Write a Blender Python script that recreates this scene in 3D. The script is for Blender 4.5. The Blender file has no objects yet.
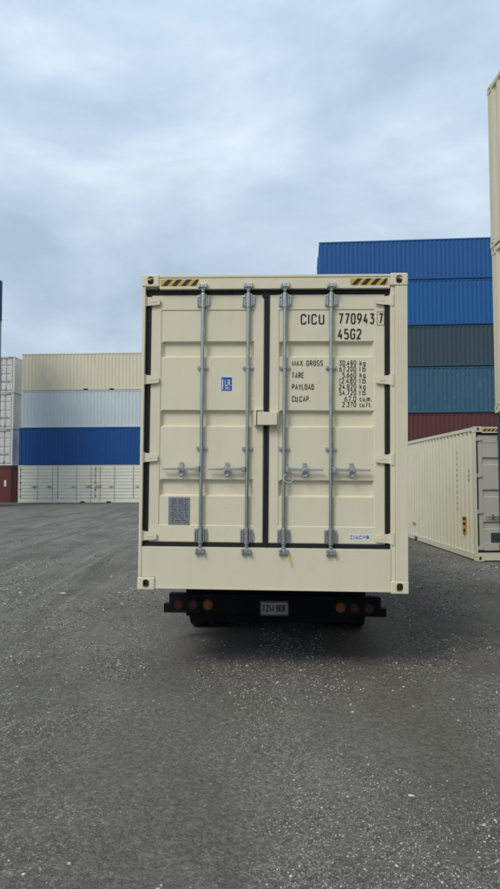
import bpy, bmesh, math, random
import numpy as np
from mathutils import Matrix, Vector

random.seed(7); rng = np.random.default_rng(11)
scene = bpy.context.scene
COL = scene.collection

# ------------------------------------------------------------------ camera
F, PITCH, ROLL, CAMH = 683.5, 0.0505, -0.0034, 1.776      # focal length in photo pixels (500x889)
cd = bpy.data.cameras.new('camera'); cam = bpy.data.objects.new('camera', cd); COL.objects.link(cam)
cd.sensor_fit = 'VERTICAL'; cd.sensor_height = 24.0; cd.lens = F / 889 * 24.0
cd.clip_start = 0.05; cd.clip_end = 4000
fwd = Vector((0, math.cos(PITCH), math.sin(PITCH))); up0 = Vector((0, -math.sin(PITCH), math.cos(PITCH))); r0 = Vector((1, 0, 0))
upv = up0 * math.cos(ROLL) - r0 * math.sin(ROLL); rgt = r0 * math.cos(ROLL) + up0 * math.sin(ROLL)
CAMP = Vector((0, 0, CAMH))
cam.matrix_world = Matrix(((rgt.x, upv.x, -fwd.x, 0), (rgt.y, upv.y, -fwd.y, 0), (rgt.z, upv.z, -fwd.z, CAMH), (0, 0, 0, 1)))
scene.camera = cam

# ------------------------------------------------------------------ sky and sun
SUN_AZ, SUN_EL = math.radians(216), math.radians(46)       # behind the camera, to its left, behind thick cloud
world = bpy.data.worlds.new('World'); scene.world = world; world.use_nodes = True
nt = world.node_tree; nt.nodes.clear()
def N(t, kind, **kw):
    n = t.nodes.new(kind)
    for k, v in kw.items(): setattr(n, k, v)
    return n
def setin(n, **kw):
    for k, v in kw.items(): n.inputs[k.replace('_', ' ')].default_value = v
    return n
sky = N(nt, 'ShaderNodeTexSky', sky_type='NISHITA', sun_disc=False, sun_elevation=SUN_EL, sun_rotation=SUN_AZ)
bg_sky = N(nt, 'ShaderNodeBackground'); bg_sky.inputs['Strength'].default_value = 0.10
nt.links.new(sky.outputs[0], bg_sky.inputs['Color'])
tc = N(nt, 'ShaderNodeTexCoord')
sep = N(nt, 'ShaderNodeSeparateXYZ'); nt.links.new(tc.outputs['Generated'], sep.inputs[0])
def math_node(t, op, a, b=None, clamp=False):
    n = N(t, 'ShaderNodeMath', operation=op, use_clamp=clamp)
    for i, v in enumerate((a, b)):
        if v is None: continue
        if isinstance(v, (int, float)): n.inputs[i].default_value = v
        else: t.links.new(v, n.inputs[i])
    return n.outputs[0]
zc = math_node(nt, 'MAXIMUM', sep.outputs[2], 0.0)
mp = N(nt, 'ShaderNodeMapping'); mp.inputs['Rotation'].default_value = (0.0, 0.22, 0.3); mp.inputs['Scale'].default_value = (1.0, 1.0, 2.3)
mp.inputs['Location'].default_value = (2.3, 0.7, 1.1)
nt.links.new(tc.outputs['Generated'], mp.inputs[0])
nz = N(nt, 'ShaderNodeTexNoise'); setin(nz, Scale=2.6, Detail=8.0, Roughness=0.55, Distortion=0.25); nt.links.new(mp.outputs[0], nz.inputs['Vector'])
ramp = N(nt, 'ShaderNodeValToRGB')
ramp.color_ramp.elements[0].position = 0.36; ramp.color_ramp.elements[0].color = (0.36, 0.455, 0.57, 1)
ramp.color_ramp.elements[1].position = 0.66; ramp.color_ramp.elements[1].color = (0.62, 0.71, 0.785, 1)
e = ramp.color_ramp.elements.new(0.52); e.color = (0.475, 0.58, 0.69, 1)
nt.links.new(nz.outputs['Fac'], ramp.inputs[0])
grad = math_node(nt, 'ADD', math_node(nt, 'MULTIPLY', zc, 0.55), 0.90)     # an overcast sky grows brighter towards the zenith
bg_cl = N(nt, 'ShaderNodeBackground'); nt.links.new(ramp.outputs[0], bg_cl.inputs['Color']); nt.links.new(grad, bg_cl.inputs['Strength'])
mixs = N(nt, 'ShaderNodeMixShader'); mixs.inputs[0].default_value = 0.93
nt.links.new(bg_sky.outputs[0], mixs.inputs[1]); nt.links.new(bg_cl.outputs[0], mixs.inputs[2])
wo = N(nt, 'ShaderNodeOutputWorld'); nt.links.new(mixs.outputs[0], wo.inputs[0])

sd = bpy.data.lights.new('sun', 'SUN'); sd.energy = 1.5; sd.angle = math.radians(22); sd.color = (1.0, 0.94, 0.85)
sun = bpy.data.objects.new('sun', sd); COL.objects.link(sun)
sp = Vector((math.sin(SUN_AZ) * math.cos(SUN_EL), math.cos(SUN_AZ) * math.cos(SUN_EL), math.sin(SUN_EL)))
sun.rotation_euler = (-sp).to_track_quat('-Z', 'Y').to_euler(); sun.location = sp * 30

vs = scene.view_settings; vs.view_transform = 'Standard'; vs.look = 'None'; vs.exposure = 0.20; vs.gamma = 1.0; vs.use_curve_mapping = False

# ------------------------------------------------------------------ materials
def new_mat(name):
    m = bpy.data.materials.new(name); m.use_nodes = True; t = m.node_tree; t.nodes.clear()
    out = N(t, 'ShaderNodeOutputMaterial'); b = N(t, 'ShaderNodeBsdfPrincipled'); t.links.new(b.outputs[0], out.inputs[0])
    return m, t, b
def noise(t, vec, scale, detail=4.0, rough=0.55, dist=0.0):
    n = N(t, 'ShaderNodeTexNoise'); setin(n, Scale=scale, Detail=detail, Roughness=rough, Distortion=dist)
    if vec is not None: t.links.new(vec, n.inputs['Vector'])
    return n.outputs['Fac']
def rampf(t, fac, p0, p1, v0=0.0, v1=1.0):
    n = N(t, 'ShaderNodeMapRange'); n.clamp = True
    n.inputs[1].default_value = p0; n.inputs[2].default_value = p1; n.inputs[3].default_value = v0; n.inputs[4].default_value = v1
    t.links.new(fac, n.inputs[0]); return n.outputs[0]
def mixc(t, fac, a, b, mode='MIX'):
    n = N(t, 'ShaderNodeMix', data_type='RGBA', blend_type=mode)
    for i, v in ((0, fac), (6, a), (7, b)):
        if isinstance(v, (int, float)): n.inputs[i].default_value = v
        elif isinstance(v, tuple): n.inputs[i].default_value = (*v, 1)
        else: t.links.new(v, n.inputs[i])
    return n.outputs[2]
def bump(t, b, h, strength, dist):
    n = N(t, 'ShaderNodeBump'); n.inputs['Strength'].default_value = strength; n.inputs['Distance'].default_value = dist
    t.links.new(h, n.inputs['Height']); t.links.new(n.outputs[0], b.inputs['Normal'])
def coords(t, scale=(1, 1, 1), rnd=True):
    c = N(t, 'ShaderNodeTexCoord'); m = N(t, 'ShaderNodeMapping'); m.inputs['Scale'].default_value = scale
    if rnd:
        oi = N(t, 'ShaderNodeObjectInfo'); a = N(t, 'ShaderNodeVectorMath', operation='ADD')
        mu = math_node(t, 'MULTIPLY', oi.outputs['Random'], 37.0)
        cb = N(t, 'ShaderNodeCombineXYZ'); t.links.new(mu, cb.inputs[0]); t.links.new(mu, cb.inputs[1]); t.links.new(mu, cb.inputs[2])
        t.links.new(c.outputs['Object'], a.inputs[0]); t.links.new(cb.outputs[0], a.inputs[1]); t.links.new(a.outputs[0], m.inputs[0])
    else: t.links.new(c.outputs['Object'], m.inputs[0])
    return m.outputs[0]
def paint(name, rgb, rough=0.5, dirt=0.25, dirtcol=(0.10, 0.085, 0.06), rust=0.0, scuff=0.0, wave=0.12, spec=0.35, marks=0.0):
    m, t, b = new_mat(name)
    v1 = coords(t); v2 = coords(t, (5.0, 5.0, 0.35))
    col = mixc(t, rampf(t, noise(t, v1, 1.1, 3), 0.3, 0.7, 0.0, 0.22), rgb, tuple(c * 0.80 for c in rgb))
    streak = rampf(t, noise(t, v2, 1.6, 5, 0.6), 0.52, 0.80, 0.0, dirt)
    col = mixc(t, streak, col, dirtcol)
    spots = rampf(t, noise(t, v1, 9.0, 6, 0.65), 0.62, 0.74, 0.0, dirt * 0.7)
    col = mixc(t, spots, col, dirtcol)
    if scuff: col = mixc(t, rampf(t, noise(t, coords(t, (1, 1, 0.55)), 5.0, 8, 0.72, 0.6), 0.57, 0.66, 0.0, scuff), col, tuple(min(1, c * 1.5 + 0.10) for c in rgb))
    if marks: col = mixc(t, math_node(t, 'MULTIPLY', rampf(t, noise(t, v1, 38.0, 2, 0.5, 1.2), 0.71, 0.76, 0.0, marks), rampf(t, noise(t, v1, 2.3, 2), 0.50, 0.62)), col, (0.16, 0.13, 0.09))
    if rust: col = mixc(t, rampf(t, noise(t, v1, 4.5, 8, 0.7, 0.3), 0.64 - 0.05 * rust, 0.70, 0.0, min(1, rust)), col, (0.11, 0.045, 0.022))
    t.links.new(col, b.inputs['Base Color'])
    t.links.new(rampf(t, noise(t, v1, 6.0, 4), 0.3, 0.7, rough - 0.08, rough + 0.12), b.inputs['Roughness'])
    b.inputs['Specular IOR Level'].default_value = spec
    bump(t, b, noise(t, v1, 2.2, 3, 0.5), wave, 0.03)
    return m
def plain(name, rgb, rough=0.6, metal=0.0, var=0.25, scale=12.0, bstr=0.08, spec=0.4):
    m, t, b = new_mat(name); v = coords(t)
    f = noise(t, v, scale, 5, 0.6)
    t.links.new(mixc(t, rampf(t, f, 0.3, 0.7, 0, var), rgb, tuple(c * 0.55 for c in rgb)), b.inputs['Base Color'])
    t.links.new(rampf(t, f, 0.3, 0.7, rough - 0.1, rough + 0.1), b.inputs['Roughness'])
    b.inputs['Metallic'].default_value = metal; b.inputs['Specular IOR Level'].default_value = spec
    bump(t, b, noise(t, v, scale * 4, 3), bstr, 0.004)
    return m
M = {}
M['cream'] = paint('cream_paint', (0.73, 0.67, 0.495), 0.42, 0.10, (0.34, 0.29, 0.20), wave=0.3, marks=0.5)
M['cream_side'] = paint('cream_side_paint', (0.70, 0.665, 0.505), 0.5, 0.14, (0.36, 0.32, 0.24))
M['cream_tall'] = paint('cream_stack_paint', (0.60, 0.555, 0.41), 0.5, 0.22, (0.30, 0.26, 0.19))
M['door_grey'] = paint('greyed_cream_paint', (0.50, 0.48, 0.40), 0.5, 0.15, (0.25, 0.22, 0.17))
M['tan'] = paint('beige_paint', (0.74, 0.67, 0.50), 0.55, 0.2, (0.25, 0.21, 0.15))
M['palegrey'] = paint('pale_grey_paint', (0.60, 0.665, 0.68), 0.55, 0.25, (0.24, 0.24, 0.22))
M['blue_left'] = paint('deep_blue_paint', (0.010, 0.078, 0.265), 0.5, 0.14, (0.03, 0.07, 0.16))
M['ivory'] = paint('ivory_paint', (0.86, 0.83, 0.70), 0.5, 0.12, (0.32, 0.29, 0.22))
M['white_old'] = paint('chalky_white_paint', (0.66, 0.66, 0.62), 0.6, 0.45, (0.20, 0.17, 0.13), rust=0.5)
M['maroon_door'] = paint('dark_red_paint', (0.13, 0.035, 0.03), 0.55, 0.3, (0.06, 0.03, 0.025), rust=0.3)
M['blue_far'] = paint('navy_paint', (0.018, 0.05, 0.12), 0.55, 0.3, (0.04, 0.05, 0.06))
M['grey_far'] = paint('dull_grey_paint', (0.27, 0.28, 0.275), 0.6, 0.4, (0.12, 0.11, 0.09), rust=0.4)
M['blue_a'] = paint('royal_blue_paint', (0.010, 0.088, 0.275), 0.5, 0.18, (0.03, 0.08, 0.2))
M['blue_b'] = paint('bright_blue_paint', (0.007, 0.095, 0.285), 0.48, 0.15, (0.02, 0.07, 0.2))
M['slate'] = paint('slate_paint', (0.036, 0.062, 0.082), 0.55, 0.3, (0.10, 0.11, 0.10), scuff=0.10)
M['steel_blue'] = paint('faded_blue_paint', (0.034, 0.100, 0.165), 0.55, 0.35, (0.07, 0.10, 0.11), scuff=0.35, rust=0.25)
M['maroon'] = paint('oxide_red_paint', (0.105, 0.032, 0.030), 0.6, 0.3, (0.05, 0.03, 0.03), rust=0.4)
M['blue_t'] = paint('mid_blue_paint', (0.018, 0.065, 0.17), 0.5, 0.2, (0.05, 0.06, 0.09))
M['rubber'] = plain('black_rubber', (0.012, 0.012, 0.013), 0.6, 0, 0.3, 20, 0.05, 0.3)
M['galv'] = plain('galvanised_steel', (0.50, 0.53, 0.51), 0.30, 0.9, 0.45, 9, 0.10)
M['galv_dark'] = plain('galvanised_forging', (0.60, 0.60, 0.57), 0.33, 0.85, 0.95, 42, 0.2)
M['black_steel'] = plain('black_chassis_steel', (0.006, 0.006, 0.008), 0.6, 0, 0.3, 8, 0.1, 0.15)
M['tyre'] = plain('tyre_rubber', (0.018, 0.018, 0.018), 0.8, 0, 0.3, 15, 0.1, 0.2)
M['wood'] = plain('floor_timber', (0.16, 0.10, 0.06), 0.8)
M['red_lamp'] = plain('red_lens', (0.055, 0.003, 0.010), 0.3, 0, 0.1, 8, 0.02, 0.5)
M['amber_lamp'] = plain('amber_lens', (0.26, 0.065, 0.010), 0.3, 0, 0.1, 8, 0.02, 0.5)
M['ink'] = plain('black_lettering', (0.014, 0.014, 0.015), 0.55, 0, 0.15, 30, 0.0, 0.3)
M['yellow'] = plain('hazard_yellow', (0.62, 0.37, 0.05), 0.5, 0, 0.15, 15, 0.03)
M['black_print'] = plain('hazard_black', (0.02, 0.019, 0.018), 0.5, 0, 0.2, 15, 0.03)
M['sticker_blue'] = plain('sticker_blue', (0.012, 0.085, 0.36), 0.35, 0, 0.15, 10, 0.0)
M['sticker_white'] = plain('sticker_white', (0.70, 0.74, 0.78), 0.35, 0, 0.06, 10, 0.0)
M['navy_print'] = plain('navy_print', (0.012, 0.03, 0.12), 0.4, 0, 0.1, 10, 0.0)
M['plate'] = plain('data_plate_metal', (0.30, 0.31, 0.33), 0.45, 0.5, 0.35, 25, 0.1)
M['plate_print'] = plain('plate_print', (0.07, 0.075, 0.085), 0.5, 0.2, 0.3, 25, 0.0)
M['licence'] = plain('licence_plate', (0.42, 0.40, 0.31), 0.45, 0, 0.3, 14, 0.05)
M['orange'] = plain('orange_sticker', (0.75, 0.33, 0.03), 0.5, 0, 0.1, 10, 0)
M['lime'] = plain('yellow_green_tag', (0.62, 0.62, 0.05), 0.5, 0, 0.1, 10, 0)
M['sealwire'] = plain('pale_wire', (0.62, 0.66, 0.62), 0.4, 0.2, 0.2, 10, 0)
M['slate_sticker'] = plain('slate_sticker', (0.045, 0.055, 0.075), 0.5, 0, 0.3, 15, 0)
M['cardboard'] = plain('white_scrap', (0.66, 0.65, 0.60), 0.8, 0, 0.25, 40, 0.1)
M['hub'] = plain('hub_steel', (0.12, 0.12, 0.12), 0.5, 0.5, 0.4)

# ------------------------------------------------------------------ mesh helpers
class MB:
    def __init__(s): s.v = []; s.f = []
    def add(s, vs, fs):
        k = len(s.v); s.v += [tuple(p) for p in vs]; s.f += [tuple(i + k for i in f) for f in fs]; return s
    def box(s, x0, x1, y0, y1, z0, z1):
        if x0 > x1: x0, x1 = x1, x0
        if y0 > y1: y0, y1 = y1, y0
        if z0 > z1: z0, z1 = z1, z0
        return s.add([(x0, y0, z0), (x1, y0, z0), (x1, y1, z0), (x0, y1, z0), (x0, y0, z1), (x1, y0, z1), (x1, y1, z1), (x0, y1, z1)],
                     [(0, 3, 2, 1), (4, 5, 6, 7), (0, 1, 5, 4), (1, 2, 6, 5), (2, 3, 7, 6), (3, 0, 4, 7)])
    def cyl(s, p0, p1, r0, r1=None, n=12):
        r1 = r0 if r1 is None else r1
        p0 = Vector(p0); p1 = Vector(p1); d = (p1 - p0).normalized(); a = d.orthogonal().normalized(); b = d.cross(a)
        vs = []
        for p, r in ((p0, r0), (p1, r1)):
            for i in range(n):
                t = 2 * math.pi * i / n; vs.append(p + a * (r * math.cos(t)) + b * (r * math.sin(t)))
        fs = [(i, (i + 1) % n, n + (i + 1) % n, n + i) for i in range(n)] + [tuple(range(n - 1, -1, -1)), tuple(range(n, 2 * n))]
        return s.add(vs, fs)
    def prism(s, pts, y0, y1):               # polygon in x-z, extruded along y
        n = len(pts); vs = [(x, y0, z) for x, z in pts] + [(x, y1, z) for x, z in pts]
        return s.add(vs, [(i, (i + 1) % n, n + (i + 1) % n, n + i) for i in range(n)] + [tuple(range(n - 1, -1, -1)), tuple(range(n, 2 * n))])
    def torus(s, c, R, r, axis='y', n=16, m=6, a0=0.0, a1=2 * math.pi):
        full = abs(a1 - a0 - 2 * math.pi) < 1e-6; k = n if full else n + 1; vs = []
        for i in range(k):
            t = a0 + (a1 - a0) * i / n
            for j in range(m):
                q = 2 * math.pi * j / m; rr = R + r * math.cos(q); h = r * math.sin(q)
                vs.append((c[0] + rr * math.cos(t), c[1] + h, c[2] + rr * math.sin(t)) if axis == 'y' else (c[0] + h, c[1] + rr * math.cos(t), c[2] + rr * math.sin(t)))
        fs = [(i * m + j, i * m + (j + 1) % m, ((i + 1) % k) * m + (j + 1) % m, ((i + 1) % k) * m + j) for i in range(n) for j in range(m)]
        return s.add(vs, fs)
    def mesh(s, name, bevel=0.0, smooth=False, seg=2):
        me = bpy.data.meshes.new(name); me.from_pydata(s.v, [], s.f)
        bm = bmesh.new(); bm.from_mesh(me); bmesh.ops.recalc_face_normals(bm, faces=bm.faces)
        if bevel:
            ed = [e for e in bm.edges if len(e.link_faces) == 2 and e.calc_face_angle(0) > 0.6]
            bmesh.ops.bevel(bm, geom=ed, offset=bevel, segments=seg, profile=0.6, affect='EDGES', clamp_overlap=True)
        if smooth:
            for f in bm.faces: f.smooth = True
            for e in bm.edges:
                if e.calc_face_angle(0) > 0.7: e.smooth = False
        bm.to_mesh(me); bm.free(); me.materials.append(None); return me
def link(name, me, mat, parent=None, loc=None):
    o = bpy.data.objects.new(name, me); COL.objects.link(o)
    o.material_slots[0].link = 'OBJECT'; o.material_slots[0].material = M[mat] if isinstance(mat, str) else mat
    if parent: o.parent = parent
    if loc: o.location = loc
    return o
def tag(o, label=None, cat=None, group=None, kind=None):
    for k, v in (('label', label), ('category', cat), ('group', group), ('kind', kind)):
        if v: o[k] = v
    return o
def empty(name, loc, rot=(0, 0, 0)):
    o = bpy.data.objects.new(name, None); COL.objects.link(o); o.location = loc; o.rotation_euler = rot; o.empty_display_size = 0.3
    return o
TEXTS = []
def lettering(s, rect, y, mat, parent, name='lettering', axis='y', sx=1):  # rect = (x0,x1,z0,z1) that the ink fills
    cu = bpy.data.curves.new('lettering', 'FONT'); cu.body = s; cu.size = 1.0; cu.resolution_u = 3; cu.fill_mode = 'FRONT'; cu.offset = 0.006
    o = bpy.data.objects.new('lettering_source', cu); COL.objects.link(o); TEXTS.append((o, rect, y, mat, parent, name, axis, sx))

# condensed stencil-style stroke letters
O_ = [(1, .14), (1, .86), (.8, 1), (.2, 1), (0, .86), (0, .14), (.2, 0), (.8, 0), (1, .14)]
GL = {'C': (.52, [[(1, .74), (1, .86), (.8, 1), (.2, 1), (0, .86), (0, .14), (.2, 0), (.8, 0), (1, .14), (1, .26)]]), 'I': (0, [[(0, 0), (0, 1)]]), 'U': (.52, [[(0, 1), (0, .14), (.2, 0), (.8, 0), (1, .14), (1, 1)]]),
 '0': (.48, [O_]), 'O': (.5, [O_]), '1': (.2, [[(0, .78), (1, 1), (1, 0)]]), '2': (.48, [[(0, .8), (.08, .93), (.3, 1), (.75, 1), (1, .86), (1, .66), (0, 0), (1, 0)]]),
 '3': (.48, [[(0, 1), (1, 1), (.45, .6), (.8, .56), (1, .42), (1, .14), (.8, 0), (.2, 0), (0, .14)]]), '4': (.5, [[(.6, 1), (0, .28), (1, .28)], [(.72, .52), (.72, 0)]]), '5': (.48, [[(.95, 1), (.08, 1), (.05, .56), (.8, .6), (1, .45), (1, .14), (.8, 0), (.2, 0), (0, .12)]]),
 '6': (.48, [[(.85, 1), (.3, .72), (0, .36), (0, .14), (.2, 0), (.8, 0), (1, .14), (1, .42), (.8, .56), (.2, .56), (.04, .46)]]), '7': (.48, [[(0, 1), (1, 1), (.35, 0)]]),
 '8': (.48, [[(.5, .54), (.2, .56), (.04, .68), (.04, .88), (.2, 1), (.8, 1), (.96, .88), (.96, .68), (.8, .56), (.5, .54), (.2, .53), (0, .4), (0, .14), (.2, 0), (.8, 0), (1, .14), (1, .4), (.8, .53), (.5, .54)]]),
 '9': (.48, [[(.15, 0), (.7, .28), (1, .64), (1, .86), (.8, 1), (.2, 1), (0, .86), (0, .58), (.2, .44), (.8, .44), (.96, .54)]]), 'G': (.52, [[(1, .76), (1, .86), (.8, 1), (.2, 1), (0, .86), (0, .14), (.2, 0), (.8, 0), (1, .14), (1, .48), (.55, .48)]]),
 'M': (.76, [[(0, 0), (0, 1), (.5, .08), (1, 1), (1, 0)]]), 'A': (.54, [[(0, 0), (.5, 1), (1, 0)], [(.16, .30), (.84, .30)]]), 'X': (.52, [[(0, 0), (1, 1)], [(0, 1), (1, 0)]]), '.': (.02, [[(0, -.03), (0, .12)]]),
 'R': (.5, [[(0, 0), (0, 1), (.8, 1), (1, .88), (1, .62), (.8, .5), (.02, .5)], [(.5, .5), (1, 0)]]), 'S': (.5, [[(1, .82), (.95, .92), (.8, 1), (.2, 1), (0, .86), (0, .66), (.2, .54), (.8, .46), (1, .34), (1, .14), (.8, 0), (.2, 0), (0, .16)]]),
 'T': (.48, [[(0, 1), (1, 1)], [(.5, 1), (.5, 0)]]), 'E': (.44, [[(1, 1), (0, 1), (0, 0), (1, 0)], [(0, .52), (.85, .52)]]), 'P': (.5, [[(0, 0), (0, 1), (.8, 1), (1, .88), (1, .60), (.8, .48), (.02, .48)]]), 'Y': (.52, [[(0, 1), (.5, .45), (1, 1)], [(.5, .45), (.5, 0)]]),
 'L': (.42, [[(0, 1), (0, 0), (1, 0)]]), 'D': (.5, [[(0, 0), (0, 1), (.75, 1), (1, .84), (1, .16), (.75, 0), (0, 0)]]), 'Z': (.48, [[(0, 1), (1, 1), (0, 0), (1, 0)]]), '-': (.16, [[(0, .5), (1, .5)]]),
 'k': (.42, [[(0, 0), (0, 1)], [(.95, .66), (.08, .3)], [(.4, .44), (1, 0)]]), 'g': (.42, [[(1, .66), (.2, .66), (0, .54), (0, .14), (.2, 0), (1, 0)], [(1, .66), (1, -.16), (.8, -.28), (.1, -.28)]]), 'l': (0, [[(0, 0), (0, 1)]]), 'b': (.36, [[(0, 1), (0, 0), (.8, 0), (1, .14), (1, .54), (.8, .66), (.05, .66)]]),
 'c': (.38, [[(1, .6), (.8, .66), (.2, .66), (0, .54), (0, .14), (.2, 0), (.8, 0), (1, .06)]]), 'u': (.40, [[(0, .66), (0, .14), (.2, 0), (1, 0)], [(1, .66), (1, 0)]]), 'm': (.66, [[(0, 0), (0, .66), (.4, .66), (.5, .56), (.5, 0)], [(.5, .6), (.62, .66), (.9, .66), (1, .56), (1, 0)]]),
 'f': (.34, [[(1, 1), (.6, 1), (.4, .88), (.4, 0)], [(0, .62), (1, .62)]]), 't': (.36, [[(.4, .92), (.4, .1), (.6, 0), (1, 0)], [(0, .66), (1, .66)]])}
def ribbon(m, pts, y, t):
    P = [Vector(p) for p in pts]; closed = (P[0] - P[-1]).length < 1e-6
    if closed: P = P[:-1]
    n = len(P); L_ = []; R_ = []
    for i in range(n):
        a = P[i - 1] if (i > 0 or closed) else None; b = P[(i + 1) % n] if (i < n - 1 or closed) else None
        d0 = (P[i] - a).normalized() if a is not None else None; d1 = (b - P[i]).normalized() if b is not None else None
        if d0 is None: d0 = d1
        if d1 is None: d1 = d0
        n0 = Vector((-d0.y, d0.x)); n1 = Vector((-d1.y, d1.x)); k = n0 + n1
        k = k.normalized() if k.length > 1e-3 else n0
        w = min(t / 2 / max(0.35, k.dot(n0)), t * 1.1); L_.append(P[i] + k * w); R_.append(P[i] - k * w)
    vs = [(p.x, y, p.y) for p in L_] + [(p.x, y, p.y) for p in R_]
    m.add(vs, [(i, n + i, n + (i + 1) % n, (i + 1) % n) for i in range(n if closed else n - 1)])
def stencil(s, rect, y, mat, parent, weight=0.14, gap=0.40):
    x = 0.0; items = []; lo = min(0.0, -0.28 if 'g' in s else 0.0); hi = 0.66 if all(c in 'cum.' for c in s) else 1.0
    for c in s:
        if c == ' ': x += 0.42; continue
        w, st = GL[c]; items.append((x, w, st)); x += w + gap * (0.72 if c == '.' else 1)
    tot = x - gap * (0.72 if s[-1] == '.' else 1); H_ = rect[3] - rect[2]; t = H_ / (hi - lo) * weight
    kx = (rect[1] - rect[0] - t) / max(tot, 1e-6) if tot > 0.05 else 1.0; kz = (H_ - t) / (hi - lo); m = MB()
    for x0, w, st in items:
        for pl in st: ribbon(m, [(rect[0] + t / 2 + (x0 + px * w) * kx, rect[2] + t / 2 + (pz - lo) * kz) for px, pz in pl], y, t)
    me = m.mesh('lettering'); link('lettering', me, mat, parent)

# ------------------------------------------------------------------ ground
def hash2(ix, iy, seed):
    h = (ix.astype(np.int64) * 374761393 + iy.astype(np.int64) * 668265263 + seed * 144665) & 0x7fffffff
    h = ((h ^ (h >> 13)) * 1274126177) & 0x7fffffff
    h = (h ^ (h >> 16)) & 0xffff
    return h / 65535.0
def vnoise(x, y, seed=0):
    x = np.asarray(x, float); y = np.asarray(y, float)
    ix = np.floor(x); iy = np.floor(y); fx = x - ix; fy = y - iy; fx = fx * fx * (3 - 2 * fx); fy = fy * fy * (3 - 2 * fy)
    a = hash2(ix, iy, seed); b = hash2(ix + 1, iy, seed); c = hash2(ix, iy + 1, seed); d = hash2(ix + 1, iy + 1, seed)
    return (a * (1 - fx) + b * fx) * (1 - fy) + (c * (1 - fx) + d * fx) * fy
def fbm(x, y, seed=0, oct=4):
    s = 0; a = 0.5; t = 0
    for k in range(oct): s = s + a * vnoise(x * 2 ** k, y * 2 ** k, seed + k); t += a; a *= 0.5
    return s / t
def height(x, y):
    h = (fbm(x * 0.35, y * 0.22, 3, 3) - 0.5) * 0.07 + (fbm(x * 2.2, y * 1.3, 9, 4) - 0.5) * 0.022 + (fbm(x * 9, y * 7, 21, 2) - 0.5) * 0.008
    rut = np.sin((x + 0.35 * np.sin(y * 0.13)) * 2.6 + fbm(x * 0.2, y * 0.05, 31, 2) * 9)
    left = np.clip((-x - 1.2) / 2.0, 0, 1) * np.clip((y - 8) / 5, 0, 1)
    h = h + 0.075 * left * rut * fbm(x * 0.5, y * 0.2, 33, 2)
    far = np.clip((44 - y) / 10, 0.0, 1.0) * np.clip((4.4 - x) / 0.8, 0.12, 1.0)
    return h * far - 0.012
def graded(lo, hi, fine_lo, fine_hi, step, grow):
    a = list(np.arange(fine_lo, fine_hi + 1e-6, step)); s = step; x = a[-1]
    while x < hi: s *= grow; x += s; a.append(x)
    s = step; x = a[0]; pre = []
    while x > lo: s *= grow; x -= s; pre.append(x)
    return np.array(pre[::-1] + a)
xs = graded(-900, 900, -5.5, 5.5, 0.045, 1.06); ys = graded(-200, 1800, 2.0, 16.0, 0.045, 1.05)
gx, gy = np.meshgrid(xs, ys); gz = height(gx, gy)
nx, ny = len(xs), len(ys)
me = bpy.data.meshes.new('yard_ground')
co = np.stack([gx, gy, gz], -1).reshape(-1, 3); idx = np.arange(nx * ny).reshape(ny, nx)
q = np.stack([idx[:-1, :-1], idx[:-1, 1:], idx[1:, 1:], idx[1:, :-1]], -1).reshape(-1, 4)
def np_mesh(me, co, faces):
    k = faces.shape[1]
    me.vertices.add(len(co)); me.vertices.foreach_set('co', co.astype(np.float32).ravel())
    me.loops.add(faces.size); me.loops.foreach_set('vertex_index', faces.astype(np.int32).ravel())
    me.polygons.add(len(faces)); me.polygons.foreach_set('loop_start', (np.arange(len(faces)) * k).astype(np.int32))
    me.update(calc_edges=True); me.validate()
np_mesh(me, co, q); me.polygons.foreach_set('use_smooth', np.ones(len(q), bool)); me.materials.append(None)
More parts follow.
